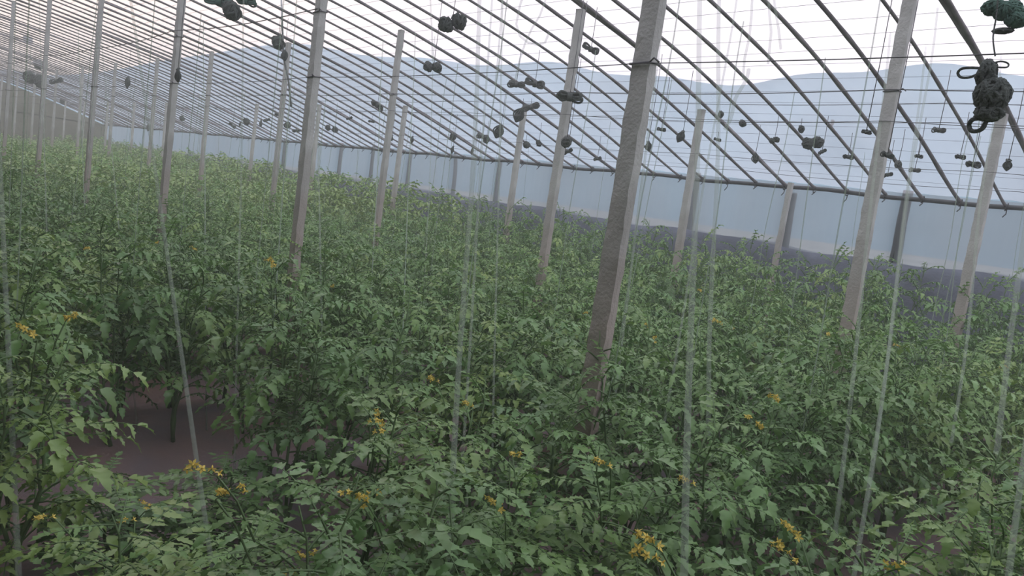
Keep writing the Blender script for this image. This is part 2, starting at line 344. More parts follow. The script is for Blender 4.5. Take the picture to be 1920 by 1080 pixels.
for i in range(-21, 77):
    x = X0-i*SP/7
    if x < XL+.1: break
    main = i % 7 == 0
    x += 0 if main else random.uniform(-.03, .03)
    o = link('rafter', random.choice(RD if main else RM), None, (x, 0, 0))
    if main:
        k = i//7
        lab = {-1:'thick doubled bamboo rafter passing behind the large dark knotted bag',0:'thick doubled bamboo rafter resting on the short grey post and twine-wrapped post',1:'thick doubled bamboo rafter ending at the post right of the second nearest post',2:'thick doubled bamboo rafter over the short thin post',3:'thick doubled bamboo rafter over the bluish post'}.get(k, 'thick doubled bamboo rafter over posts far down the left' if k > 0 else 'thick doubled bamboo rafter right of the picture')
    else:
        kk = -(-i//7) if i > 0 else -((-i)//7); n7 = i % 7
        ref = {-2:'right of the rafter behind the knotted bag',-1:'left of the rafter behind the knotted bag',0:'left of the doubled rafter on the short grey post',1:'left of the doubled rafter at the ragged post',2:'left of the doubled rafter over the short thin post',3:'left of the doubled rafter over the bluish post'}.get(i//7)
        lab = 'thin bamboo rafter, %s one %s' % (ORD[(n7 if i//7 > -2 else 7-n7)-1], ref) if ref else ('thin bamboo rafter in the crowded hazy stretch at the left end' if i > 0 else 'thin bamboo rafter past the right edge of the picture')
    tag(o, lab, 'rafter', 'bamboo roof rafters'+(' doubled over the posts' if main else ' between the doubled ones'))
    # knot of tie wire below the rail at every rafter foot
    if x > -20:
        kb = MB(); r = random.Random(i); a = r.uniform(.6, 1.2)
        kb.tube([(0,.03,.02),(.012,-.02,.03),(.0,-.034,-.01),(-.008,-.01,-.035),(0,.028,-.02),(.004,.0,-.03),(.01*a,-.02,-.06*a),(-.01,-.03,-.09*a)], .005, 5)
        link('tie_knot', kb.mesh('tie_knot', M['rail']), o, (0, YP, ZP-.01))
# ------------------------------------------------------------ wires
for j, y in enumerate(np.linspace(2.3, 7.6, 27)):
    mb = MB(); z = zr(y)+.026
    mb.tube([(XL+.05+(XR-XL-.1)*i/60, y+.008*math.sin(i*1.3+j), z+.006*math.sin(i*.9+j*2)) for i in range(61)], .0014, 4)
    o = link('roof_wire', mb.mesh('roof_wire', M['wire'])); tag(o, 'thin lengthwise wire across the rafters, %s up from the eave rail' % (ORD[26-j] if 26-j < 15 else ORD[j]+' from the top'), 'wire' if 26-j < 15 else 'wire', 'lengthwise roof wires') if 26-j < 15 else tag(o, 'thin lengthwise wire across the rafters, %s down from the highest' % ORD[j], 'wire', 'lengthwise roof wires')
def wire(pts, r, lab, sag=.0, name='wire'):
    P = [Vector(p) for p in pts]; out = []
    for a, b in zip(P, P[1:]):
        for i in range(10):
            t = i/10; q = a.lerp(b, t); q.z -= sag*4*t*(1-t); out.append(q)
    out.append(P[-1]); mb = MB(); mb.tube(out, r, 5); return tag(link(name, mb.mesh(name, M['wire'])), lab, 'wire')
YW = 2.185
posts4 = [(X0-k*SP, YW) for k in range(-4, 11)]
wire([(x, y, 2.04) for x, y in posts4], .0018, 'lower wire strung along the near row of posts', .015)
wire([(x, y, 2.44+(.03 if i % 2 else 0)) for i, (x, y) in enumerate(posts4) if i >= 4], .003, 'upper wire strung from the second nearest post to the left', .03)
wire([(X0-k*SP, 4.325, 2.37) for k in range(-4, 11)], .003, 'wire strung along the middle row of posts', .02)
wire([(X0-k*SP, 4.325, 2.20) for k in range(-4, 11)], .002, 'thinner wire just below the one on the middle row', .03)
for yy, zz, nm in ((5.2,2.34,'between the middle and front rows'),(6.12,2.15,'along the front row of posts'),(6.95,2.1,'near the eave rail'),(5.2,2.46,'above the one between the middle and front rows')):
    wire([(X0-k*SP, yy, zz) for k in range(-4, 11)], .0022, 'faint crop wire '+nm, .02)
LM = [(1115,680,'the foot of the nearest thick post'),(553,510,'the foot of the second nearest post'),(297,385,'the foot of the slim pinkish post'),(162,335,'the foot of the hazy pale post'),(1580,640,'the foot of the right tall post'),(1810,575,'the foot of the bagged post'),(1277,480,'the foot of the short grey post'),(1010,465,'the foot of the twine-wrapped post'),(953,415,'the foot of the ragged-topped post'),(697,405,'the foot of the doubled-rafter post'),(495,350,'the foot of the leaning-hank post'),(740,370,'the foot of the short thin post'),
 (330,900,'the bare soil patch'),(275,722,'the yellow bloom on the slanting twine'),(165,845,'the twin yellow clusters'),(50,718,'the yellow bloom at the left edge'),(230,985,'the low pair of yellow clusters'),(622,962,'the bright yellow cluster at lower centre-left'),(785,665,'the pale bloom at picture centre'),(895,706,'the tiny bright bloom at centre'),(968,750,'the yellow bloom at centre-right'),(930,965,'the yellow cluster at bottom centre'),(1025,962,'the orange bloom at bottom centre'),(1472,800,'the yellow cluster in the dark hollow'),(1335,820,'the faint bloom by the broad twine'),(1290,1000,'the lower end of the broad pale twine'),(395,1070,'the lower end of the slanting twine'),(840,1060,'the lower end of the milky twine'),(1905,800,'the right picture edge, middle'),(1910,1060,'the bottom right corner'),(10,1060,'the bottom left corner'),(10,560,'the left picture edge, middle'),(1600,1060,'the short twine at the bottom edge'),(1050,1070,'the middle of the bottom edge'),(1300,640,'the twin broad twines mid-height'),(1478,470,'the short light post by the wall'),(1700,520,'the dark stake behind the wall film')]
USED = set()
def near_label(u, v, prefix, tries=9):
    c = sorted(LM, key=lambda q: (q[0]-u)**2+(q[1]-v)**2)[:tries]
    for a, b, nm in c:
        dx, dy = u-a, v-b; D = math.hypot(dx, dy)
        w = 'just ' if D < 60 else '' if D < 130 else 'further '
        di = ('right of' if dx > 0 else 'left of') if abs(dx) > 2.2*abs(dy) else ('below' if dy > 0 else 'above') if abs(dy) > 2.2*abs(dx) else ('below' if dy > 0 else 'above')+' and '+('right of' if dx > 0 else 'left of')
        lab = '%s %s%s %s' % (prefix, w, di, nm)
        if len(lab.split()) <= 16 and lab not in USED: USED.add(lab); return lab
    return lab
# ------------------------------------------------------------ twine bundles
def hank_mesh(seed, kind):
    "a wound hank of twine about 1 unit wide, origin at its tie point"
    r = random.Random(seed); mb = MB()
    if kind == 'ball' or kind == 'double':
        cs = [(0,0,-.42)] if kind == 'ball' else [(-.26,0,-.30),(.27,.05,-.10)]
        for cx, cy, cz in cs:
            R = .42 if kind == 'ball' else .27
            for w in range(16):
                ax = Vector((r.gauss(0,1), r.gauss(0,1), r.gauss(0,.5))).normalized(); u = ax.orthogonal().normalized(); v = ax.cross(u); el = r.uniform(.75, 1.15)
                off = ax*r.uniform(-.45,.45)*R
                pts = [Vector((cx,cy,cz))+off+(u*math.cos(a)*el+v*math.sin(a)/el)*R*math.sqrt(max(.1, 1-(off.length/R)**2))*r.uniform(.9,1.08) for a in [2*PI*q/12 for q in range(13)]]
                mb.tube(pts, R*.16, 5)
            S_ = []; F_ = []
            for a in range(7):
                for b in range(10):
                    th = PI*a/6; ph = 2*PI*b/10; S_.append((cx+R*.85*math.sin(th)*math.cos(ph), cy+R*.85*math.sin(th)*math.sin(ph), cz+R*.85*math.cos(th)))
            for a in range(6):
                for b in range(10): F_.append((a*10+b, (a+1)*10+b, (a+1)*10+(b+1) % 10, a*10+(b+1) % 10))
            mb.add(S_, F_)
    elif kind == 'long':
        for w in range(12):
            ox, oy = r.uniform(-.16,.16), r.uniform(-.16,.16); wd = r.uniform(.08,.2)
            pts = [(ox*math.sin(PI*t)*1.4+wd*math.sin(PI*t)*s_, oy*math.sin(PI*t), -1.0*t+.03) for s_, ts in ((1, range(0, 9)), (-1, range(8, -1, -1))) for t in [q/8 for q in ts]]
            mb.tube(pts, .055, 5)
        for w in range(5):
            z0 = -.42-.05*w; pts = [(.20*math.cos(a), .17*math.sin(a), z0+.03*math.sin(a+w)) for a in [2*PI*q/10 for q in range(11)]]; mb.tube(pts, .045, 5)
    elif kind == 'bow':
        for sgn in (-1, 1):
            for w in range(6):
                ln = r.uniform(.38,.52); wd = r.uniform(.05,.15); oy = r.uniform(-.1,.1)
                pts = [(sgn*(.02+ln*math.sin(PI*t)), oy+.08*math.cos(2*PI*t), -.08+wd*math.cos(PI*t*1.0)*math.sin(PI*t)*2+.03*w-.05) for t in [q/12 for q in range(13)]]
                mb.tube(pts, .05, 5)
        for w in range(4):
            pts = [(-.06+.04*w, .16*math.cos(a), -.08+.14*math.sin(a)) for a in [2*PI*q/8 for q in range(9)]]; mb.tube(pts, .045, 5)
    return mb
HM = {}
def stain(m, col, z0, z1):
    "mud splashed on the foot of a post, ragged upper edge"
    nt = m.node_tree; N = nt.nodes; L = nt.links
    b = N['Principled BSDF']; src = b.inputs['Base Color'].links[0].from_socket; dst = b.inputs['Base Color']
    tc = N.new('ShaderNodeTexCoord'); sp = N.new('ShaderNodeSeparateXYZ'); L.new(tc.outputs['Object'], sp.inputs[0])
    n = N.new('ShaderNodeTexNoise'); n.inputs['Scale'].default_value = 6; L.new(tc.outputs['Object'], n.inputs['Vector'])
    ad = N.new('ShaderNodeMath'); ad.operation = 'MULTIPLY_ADD'; L.new(n.outputs[0], ad.inputs[0]); ad.inputs[1].default_value = .5; L.new(sp.outputs['Z'], ad.inputs[2])
    mr = N.new('ShaderNodeMapRange'); L.new(ad.outputs[0], mr.inputs['Value']); mr.inputs['From Min'].default_value = z0+.25; mr.inputs['From Max'].default_value = z1+.25
    mr.inputs['To Min'].default_value = .85; mr.inputs['To Max'].default_value = 0
    mx = N.new('ShaderNodeMix'); mx.data_type = 'RGBA'; L.new(mr.outputs[0], mx.inputs['Factor']); L.new(src, mx.inputs['A']); mx.inputs['B'].default_value = (*col, 1); L.new(mx.outputs['Result'], dst)
def hk(kind, s, m):
    key = (kind, s % 3, m)
    if key not in HM: HM[key] = hank_mesh(hash(kind) % 1 + s % 3 + len(kind)*7, kind).mesh('twine_hank', M[m])
    return HM[key]
def cord_mesh(h): mb = MB(); mb.tube([(0,0,0),(.004,0,h*.5),(0,0,h)], .0025, 5); return mb.mesh('cord', M['wire'])
def bundle(u, v, wpx, Y, kind, m='hank', rot=0, lab=None, ztop=None, hpx=None):
    p = at(u, v, 1, Y); d = (p-EYE).dot(CF); w = wpx*d/FPX
    root = empty('twine_bundle', p)
    off = {'ball': .42, 'double': .2, 'long': .5, 'bow': .06}[kind]*w
    root.location = p+Vector((0,0,off))
    o = link('hank', hk(kind, int(u), m), root, (0,0,0), (0, rot, .84 if kind in ('double','bow') else random.uniform(-.4,.4)), w if hpx is None else (w, w, hpx*d/FPX))
    k = MB(); k.tube([(-.015,0,0),(.0,.012,.01),(.015,0,0),(0,-.012,-.006),(-.012,0,.008)], .006, 5)
    link('knot', k.mesh('knot', M[m]), root)
    zt = (zr(p.y)-.02 if ztop is None else ztop)
    hgt = zt-root.location.z
    if hgt > .03: link('cord', cord_mesh(hgt), root)
    tag(root, lab or 'twine', 'twine bundle', 'twine hanks hanging under the roof')
    return root
BIG = [
 (848,43,46,3.5,'double','hank',0,'dark double ball of twine hanging near the top centre'),
 (813,126,30,3.9,'double','hankp',.3,'grey crumpled twine ball below and left of the double ball at top centre'),
 (521,80,26,3.9,'ball','hank',0,'dark twine ball, upper one of the pair on the leaning hank post'),
 (533,105,20,3.9,'long','hank',-.2,'dark twine hank, lower one of the pair on the leaning hank post'),
 (333,143,26,2.12,'long','hank',-.3,'dark slanting twine hank tied to the slim pinkish post'),
 (240,155,22,4.0,'long','hank',.1,'dark drooping twine hank left of the pinkish post'),
 (434,20,36,2.5,'ball','hank',0,'grey-green twine ball near the top left'),
 (412,3,46,2.5,'bow','hankg',0,'dark green twine bow cut by the top edge at left'),
 (462,2,36,2.6,'bow','hankg',.1,'green twine bow at the top edge, right of the dark green bow'),
 (708,198,24,5.3,'bow','hank',.5,'small dark twisted hank left of the post with the doubled rafter top'),
 (938,248,26,5.8,'long','hank',.3,'small slanting hank left of the ragged-topped short post'),
 (995,200,30,6.0,'bow','hankp',-.3,'grey ragged twine on top of the short post'),
 (977,218,28,6.0,'long','hank',.4,'dark ragged twine hanging at the left of the short post top'),
 (1068,181,46,4.25,'bow','hank',0,'dark twine wrapped round the post at upper centre'),
 (968,158,30,5.0,'bow','hankp',0,'thin twiggy twine tangle left of the twine-wrapped post'),
 (1003,157,34,5.0,'bow','hankp',.1,'second thin twiggy tangle nearest the twine-wrapped post'),
 (1108,92,30,4.4,'bow','hankp',.3,'grey feathery twine tangle on a rafter right of the twine-wrapped post'),
 (1062,266,22,4.3,'ball','hankp',0,'small grey lump of twine on the twine-wrapped post at rail height'),
 (1064,284,18,5.2,'bow','hank',-.5,'small dark bow of twine right of the twine-wrapped post'),
 (1279,258,22,5.5,'long','hank',.35,'small slanting hank left of the short grey post'),
 (1214,276,18,5.2,'long','hank',-.4,'small dark hank against the right side of the nearest post'),
 (1452,263,17,6.3,'double','hank',0,'small oval twine lump halfway between short grey post and right tall post'),
 (1525,268,34,6.3,'double','hank',.1,'dark double lump of twine left of the right tall post'),
 (1541,285,16,6.3,'bow','hank',-.6,'tiny hank just under the dark double lump'),
 (1415,298,18,6.5,'long','hank',-.2,'tiny dark hank between the short grey post and the oval lump'),
 (1590,294,20,6.6,'bow','hank',0,'tiny flat bow of twine just left of the right tall post'),
 (1624,248,18,4.25,'bow','hank',0,'small bow of twine on the left side of the right tall post'),
 (1664,291,24,4.25,'bow','hank',.25,'dark bow of twine on the right side of the right tall post'),
 (1664,328,18,6.7,'bow','hank',-.3,'tiny bow of twine low beside the right tall post'),
 (1684,309,14,6.5,'ball','hankp',0,'faint small lump right of the right tall post'),
 (1722,293,16,6.3,'bow','hank',0,'tiny flat twine bow, left one of two in the bay before the bagged post'),
 (1715,319,20,6.7,'bow','hank',0,'tiny dark bow on a rafter above the dark stake'),
 (1800,294,20,6.2,'bow','hank',0,'flat twine bow left of the bagged post, upper of two'),
 (1824,308,28,5.8,'bow','hank',0,'dark twine bow touching the bagged post, lower of two'),
 (1889,311,20,5.6,'long','hank',0,'dark hank right of the bagged post'),
 (1760,244,24,5.6,'bow','hankp',0,'thin grey bow of twine left of the big knotted bag'),
 (72,120,18,4.2,'ball','hankp',0,'small brown-grey ball by the second post from the left'),
 (68,150,34,4.2,'double','hank',.6,'dark brown drooping twine clump at the far left'),
 (106,152,22,4.2,'bow','hank',-.4,'small dark hank right of the far-left clump'),
 (52,75,16,4.0,'ball','hankp',0,'faint grey ball between the two leftmost posts'),
 (1010,269,12,6.6,'ball','hank',0,'tiny lump of twine near the rail beside the ragged-topped post'),
 (1120,298,14,6.9,'bow','hank',-.4,'tiny bow near the rail left of the nearest post'),
 (905,256,22,6.6,'bow','hankp',.1,'small grey looped twine tangle low before the ragged-topped post'),
 (912,262,14,6.6,'ball','hank',0,'tiny dark lump under the grey looped tangle'),
 (1240,243,16,5.6,'bow','hankp',0,'tiny thin bow between nearest post and short grey post'),
]
for u, v, w, Y, kd, m_, rt, lab in BIG: bundle(u, v, w, Y, kd, m_, rt, lab)
SM = [(735,260),(773,263),(850,256),(886,284),(697,228),(655,222),(628,243),(616,240),(555,245),(540,235),(500,225),(489,232),(462,228),(450,234),(436,236),(350,205),(341,222),(278,240),(292,182),(120,190),(33,187),(522,215),(1048,318),(849,282),(985,272),(1390,232),(1345,262),(1350,215),(1560,232),(1500,243)]
def SPK(u, v):
    lm = [(1308,195,'the top of the short grey post'),(755,190,'the top of the short thin post'),(980,215,'the ragged post top'),(765,50,'the doubled-rafter post top'),(521,80,'the leaning-hank post ball'),(333,143,'the slanting hank on the pinkish post'),(410,92,'the bluish post top'),(240,155,'the drooping hank at left'),(70,150,'the far-left twine clump'),(708,198,'the twisted hank'),(938,248,'the slanting hank near the ragged post'),(1452,263,'the oval lump'),(1525,268,'the dark double lump')]
    a, b, nm = min(lm, key=lambda q: (q[0]-u)**2+(q[1]-v)**2); dx, dy = u-a, v-b
    k = 0
    for w in ('just ', '', 'further ', 'well ', 'slightly ', 'a bit further '):
        lab = 'tiny hank of twine %s%s and %s %s' % (w, 'below' if dy > 0 else 'above', 'right of' if dx > 0 else 'left of', nm)
        if lab not in USED: USED.add(lab); return lab
    return lab
for u, v in SM: bundle(u, v, random.uniform(9, 14), random.uniform(6.2, 6.9), random.choice(['ball','bow','long']), 'hank', random.uniform(-.5,.5), SPK(u, v))
# big knotted bag at the right
pb = at(1852, 190, 1, 2.16)
root = empty('knotted_twine_bag', pb); tag(root, 'large dark green knotted bag of twine with loops, hanging at the upper right', 'twine bag')
d = (pb-EYE).dot(CF); U = d/FPX      # metres per pixel there
def lp(du, dv, dy=0): return at(1852+du, 190+dv, 1, 2.16+dy)-pb
def wind(centre, rx, rz, ry, n, seed, tr):
    r = random.Random(seed); mb = MB()
    S_ = []; F_ = []
    for a in range(9):
        for b in range(12):
            th = PI*a/8; ph = 2*PI*b/12; q = r.uniform(.9, 1.0)
            S_.append((centre[0]+rx*q*math.sin(th)*math.cos(ph), centre[1]+ry*q*math.sin(th)*math.sin(ph), centre[2]+rz*q*math.cos(th)))
    for a in range(8):
        for b in range(12): F_.append((a*12+b, (a+1)*12+b, (a+1)*12+(b+1) % 12, a*12+(b+1) % 12))
    mb.add(S_, F_)
    for w in range(n):
        ax = Vector((r.gauss(0,1), r.gauss(0,.7), r.gauss(0,.6))).normalized(); u = ax.orthogonal().normalized(); v_ = ax.cross(u); o_ = ax*r.uniform(-.4,.4); s_ = math.sqrt(1-min(.9, o_.length_squared))
        pts = []
        for q in range(15):
            a = 2*PI*q/14; c = (o_+(u*math.cos(a)+v_*math.sin(a))*s_)*r.uniform(.95,1.06); pts.append((centre[0]+c.x*rx, centre[1]+c.y*ry, centre[2]+c.z*rz))
        mb.tube(pts, tr, 5)
    return mb
link('knot', wind(lp(-3,-52), 17*U, 24*U, 15*U, 10, 1, 3.5*U).mesh('knot', M['hank']), root)
link('coil', wind(lp(8,-12), 30*U, 30*U, 24*U, 18, 2, 3.5*U).mesh('coil', M['hank']), root)
link('coil', wind(lp(2,22), 24*U, 14*U, 18*U, 10, 3, 3.5*U).mesh('coil', M['hank']), root)
def loop(pix, r, name='loop'):
    P = [lp(a-1852, b-190, dy) for a, b, dy in pix]; out = []
    for i in range(len(P)):
        p0, p1, p2, p3 = P[max(i-1,0)], P[i], P[min(i+1,len(P)-1)], P[min(i+2,len(P)-1)]
        for t in (0,.25,.5,.75):
            out.append(.5*((2*p1)+(-p0+p2)*t+(2*p0-5*p1+4*p2-p3)*t*t+(-p0+3*p1-3*p2+p3)*t**3))
    mb = MB(); mb.tube(out, r, 6); return link(name, mb.mesh(name, M['hank']), root)
loop([(1842,128,0),(1820,127,-.01),(1803,129,0),(1796,137,.01),(1802,145,.01),(1818,145,0),(1836,138,0)], 2.6*U)
loop([(1858,120,0),(1876,115,0),(1890,119,.01),(1888,126,0),(1868,126,0)], 1.6*U)
ringpx = [(1850,212,0),(1838,221,0),(1824,224,-.01),(1817,234,0),(1821,245,0),(1832,246,.01),(1843,240,0),(1849,228,0),(1858,216,0)]
loop(ringpx, 4.2*U)
loop([(1866,105,0),(1862,70,.01),(1868,30,.02),(1872,-20,.03),(1874,-120,.04)], 1.6*U, 'cord')
# leafy green plastic bundle above it
root = empty('green_twine_bundle', at(1885, 26, 1, 2.3)); tag(root, 'crumpled sea-green twine bundle cut by the top right edge above the dark bag', 'twine bundle')
d = (root.location-EYE).dot(CF); U = d/FPX
pb = Vector(root.location)
def cx(du, dv): return at(1885+du, 26+dv, 1, 2.3)-pb
for i, (du, dv, a, b) in enumerate(((-22,-12,20,14),(4,-6,26,17),(22,10,20,15))):
    mbx = wind(cx(du, dv), a*U, b*U, 14*U, 16, 20+i, 2.2*U); link('coil', mbx.mesh('coil', M['hankg']), root)
mbx = wind(cx(-5,32), 18*U, 5*U, 8*U, 9, 30, 1.3*U); link('frayed_end', mbx.mesh('frayed_end', M['hankp']), root)
# ------------------------------------------------------------ hanging twines
def twine(p0, p1, r, thick, lab, grp, bow=0.0, name='hanging_twine', mt=None):
    mb = MB(); a = Vector(p0); b = Vector(p1); pts = []
    sx = random.uniform(-.01,.01)
    for i in range(17):
        t = i/16; q = a.lerp(b, t); q.x += bow*math.sin(PI*t)+sx*math.sin(2*PI*t*1.5); q.y += bow*.5*math.sin(PI*t); pts.append(q-a)
    mb.tube(pts, r*1.75, 5); o = link(name, mb.mesh('twine', mt or (M['twine'] if thick else M['twine2'])), None, a)
    return tag(o, lab, 'twine', grp)
# near twines: seen crossing the foreground; (upper pixel, lower pixel, distance plane Y of top and bottom, radius)
NEAR = [((225,290),(395,1078),1.15,.80,.0040,'pale slanting twine crossing the bare soil patch at lower left'),
 ((-30,420),(32,1079),.55,.42,.0045,'broad blurry twine at the lower left corner'),
 ((428,340),(437,960),1.6,1.25,.0028,'straight thin twine just right of the slanting twine'),
 ((572,500),(606,880),2.4,1.75,.0034,'twine dropping from the foot of the second nearest post'),
 ((852,420),(840,1079),1.9,1.2,.0050,'broad milky twine down the bottom centre'),
 ((1312,60),(1284,1079),2.6,1.6,.0058,'broad pale twine right of the nearest post, full height'),
 ((1350,40),(1330,760),3.2,2.6,.0055,'second broad twine beside the one right of the nearest post'),
 ((905,380),(920,880),2.6,1.9,.0028,'thin twine between bottom centre and the nearest post'),
 ((788,400),(792,640),4.0,3.4,.0030,'thin twine above the yellow bloom at centre'),
 ((70,520),(103,960),1.2,.8,.0030,'thin twine near the left edge above the low yellow blooms'),
 ((205,540),(264,890),1.7,1.2,.0030,'thin twine ending by the twin yellow clusters at lower left'),
 ((148,560),(172,800),1.9,1.5,.0026,'short thin twine left of the slanting twine'),
 ((510,540),(498,800),2.2,1.8,.0026,'thin twine between the straight thin twine and the post-foot twine'),
 ((1160,640),(1146,790),3.0,2.7,.0034,'twine end just below the foot of the nearest post'),
 ((1278,600),(1240,820),3.0,2.5,.0032,'thin twine leaning left of the full-height broad twine'),
 ((1590,600),(1568,960),3.8,2.5,.0045,'milky twine below the right tall post foot'),
 ((1660,560),(1632,900),4.4,3.0,.0040,'milky twine right of the right tall post foot'),
 ((1625,840),(1598,1079),2.5,1.9,.0034,'short twine at the bottom right centre'),
 ((1900,420),(1872,800),3.9,2.9,.0055,'broad twine at the right edge, upper'),
 ((1915,760),(1888,1079),2.7,1.9,.0040,'twine low at the right edge'),
 ((1800,580),(1786,800),4.6,3.5,.0040,'milky twine below the bagged post foot'),
 ((684,560),(684,800),3.0,2.2,.0026,'thin twine left of the yellow bloom at centre'),
 ((742,600),(744,830),2.8,2.1,.0024,'thin twine left of the broad milky twine'),
 ((868,560),(862,900),2.2,1.6,.0032,'twine close right of the broad milky twine'),
 ((372,600),(386,790),2.0,1.6,.0026,'thin twine between slanting twine and straight thin twine'),
 ((1404,130),(1380,190),2.6,2.55,.0042,'short slack twine end right of the nearest post top'),
]
for (a, b, ya, yb, r, lab) in NEAR:
    pa = at(*a, 1, ya); pb_ = at(*b, 1, yb)
    dr = (pa-pb_); zt = zr(pa.y)-.03
    if lab.startswith('short slack'): zt = pa.z
    top = pa+dr*((min(zt, 2.9)-pa.z)/dr.z) if dr.z > .05 and zt > pa.z else pa
    if abs(top.x-pa.x) > .6 or abs(top.y-pa.y) > 1.0: top = Vector((pa.x+(top.x-pa.x)*.3, pa.y+(top.y-pa.y)*.3, min(zt, 2.9)))
    bot = pb_+(pb_-pa).normalized()*.12
    twine(top, bot, r, r > .0027, lab, 'hanging training twines')
# loose looped rope up in the roof
mb = MB(); pix = [(985,-20),(975,10),(968,45),(975,68),(990,80),(1008,84),(1022,80),(1030,60)]
mb.tube([at(u, v, 1, 3.3) for u, v in pix], .0075, 6); o = link('slack_rope', mb.mesh('slack_rope', M['twine'])); tag(o, 'pale slack rope hanging in a curve under the roof near the top centre', 'rope')
for pix, lab in (([(1030,-20),(1012,30),(998,52),(985,80),(975,110),(966,150)],'pale slanting twine crossing the slack rope'),([(942,-20),(940,30),(936,80),(932,130),(928,160)],'pale twine left of the slack rope'),
   ([(806,-20),(808,25),(810,60),(811,115)],'pale twine above the grey crumpled ball'),([(1411,-20),(1409,30),(1405,70),(1396,110),(1393,150)],'pale twine curving down right of the nearest post'),
   ([(1440,-20),(1443,30),(1446,60),(1440,120)],'pale frayed strand, left one of a dangling pair'),([(1449,-20),(1454,20),(1460,55),(1464,92)],'pale frayed strand, right one of a dangling pair'),
   ([(527,-20),(529,40),(532,110),(541,150),(546,200)],'dark stalk-like cord dangling past the leaning hank post')):
    mb = MB(); dk = lab.startswith('dark'); Y = 3.95 if dk else 3.2
    mb.tube([at(u, v, 1, Y) for u, v in pix], .011 if dk else .0062, 6); o = link('loose_twine', mb.mesh('loose_twine', M['hankp'] if dk else M['twine'])); tag(o, lab, 'twine')
# ------------------------------------------------------------ tomato plants
def leaflet(mb, base, d, n, Ln, Wd, r, hi, mi):
    "one lobed leaflet: base point, direction, upward normal"
    s = d.cross(n).normalized(); n = s.cross(d).normalized()
    fold = r.uniform(.2,.6); droop = r.uniform(.15,.6)
    if hi:
        T = (0,.13,.28,.36,.52,.60,.76,.84,1.0); Wv = (0.05,.55,.95,.66,.86,.52,.58,.30,0)
    else:
        T = (0,.35,.7,1.0); Wv = (.08,.95,.62,0)
    V = []; k = len(T)
    for i, t in enumerate(T):
        c = base+d*Ln*t-n*(Ln*droop*t*t); w = Wd*Wv[i]/2; fw = -d*(Wd*.10) if (hi and i in (3,5,7)) else Vector((0,0,0))
        wv = r.uniform(-.06,.06)*Ln
        V += [c, c+s*w+n*(w*fold+wv)+fw, c-s*w+n*(w*fold-wv)+fw]
    F = []
    for i in range(k-1):
        a = 3*i; b = a+3
        if i == k-2: F += [(a,b,a+1), (a,a+2,b)]
        else: F += [(a,b,b+1,a+1), (a,a+2,b+2,b)]
    mb.add(V, F, mi)
def leaf(mb, st, base, d, Ln, r, hi, young=False):
    "compound leaf: arching rachis with pairs of leaflets"
    up = Vector((0,0,1)); npt = 6; pts = []; p = Vector(base); dd = Vector(d); step = Ln/npt; g = r.uniform(.22,.50)
    curl = r.uniform(-.12,.12)
    for i in range(npt+1):
        pts.append(p.copy()); p = p+dd*step; dd = (dd-up*g*.5*(1 if not young else .5)+dd.cross(up)*curl*.5).normalized()
    mb_st = st; mb_st.tube(pts, [.0032*(1-.7*i/npt)+.0006 for i in range(npt+1)], 3, 0, False)
    mi = 1 if young else 0
    seq = [(.26,.55),(.36,.35),(.46,.85),(.55,.42),(.64,1.0),(.74,.5),(.86,1.0)] if hi else [(.32,.6),(.56,.95),(.8,1.05)]
    def P(t):
        x = t*npt; i = min(int(x), npt-1); a = pts[i]; b = pts[i+1]; return a.lerp(b, x-i), (b-a).normalized()
    for t, sz in seq:
        q, tg = P(t); side = tg.cross(up).normalized(); nn = side.cross(tg).normalized()
        for sg in (-1, 1):
            a = r.uniform(.9, 1.25); dv = (tg*math.cos(a)+side*sg*math.sin(a)+nn*r.uniform(-.35,.2)).normalized()
            l = Ln*(.225 if hi else .30)*sz*r.uniform(.8,1.2); leaflet(mb, q, dv, nn, l, l*r.uniform(.42,.58), r, hi, mi)
    q, tg = P(1.0); side = tg.cross(up).normalized(); nn = side.cross(tg).normalized(); l = Ln*.29*r.uniform(.85,1.15)
    leaflet(mb, q, tg, nn, l, l*.6, r, hi, mi)
def plant_meshes(seed, hi, H=1.0):
    r = random.Random(seed); fo = MB(); ra = MB(); stm = MB()
    nst = 3 if hi else 1
    for s_ in range(nst):
        a0 = r.uniform(0, 6.28); lx = r.uniform(.03,.14); pts = []
        Hs = H*(1 if s_ == 0 else r.uniform(.72,.92))
        for i in range(11):
            t = i/10; pts.append(Vector((math.cos(a0)*lx*t*(1.4-t*.5)+.014*math.sin(t*14+a0), math.sin(a0)*lx*t+.014*math.cos(t*12+a0), Hs*t)))
        stm.tube(pts, [.0085*(1-.8*i/10) for i in range(11)], 6 if hi else 4)
        nl = (22 if s_ == 0 else 18) if hi else 26; az = r.uniform(0, 6.28)
        for j in range(nl):
            t = .25+.70*(j/(nl-1)); i = min(int(t*10), 9); b = pts[i].lerp(pts[i+1], t*10-i); az += 2.4+r.uniform(-.3,.3)
            el = r.uniform(.2,.85)+(.22 if t > .86 else 0)
            d = Vector((math.cos(az)*math.cos(el), math.sin(az)*math.cos(el), math.sin(el)))
            Ln = (.165+.105*math.sin(PI*min(1, t*.9)))*(1 if hi else 1.15)*r.uniform(.8,1.15); young = t > .9
            if t > .9: Ln *= .75
            leaf(fo, ra, b, d, Ln, r, hi, young)
    # leaf stalks belong to the foliage mesh
    o = len(fo.v); fo.v += ra.v; fo.f += [tuple(i+o for i in f) for f in ra.f]; fo.m += [2]*len(ra.f)
    return fo, stm
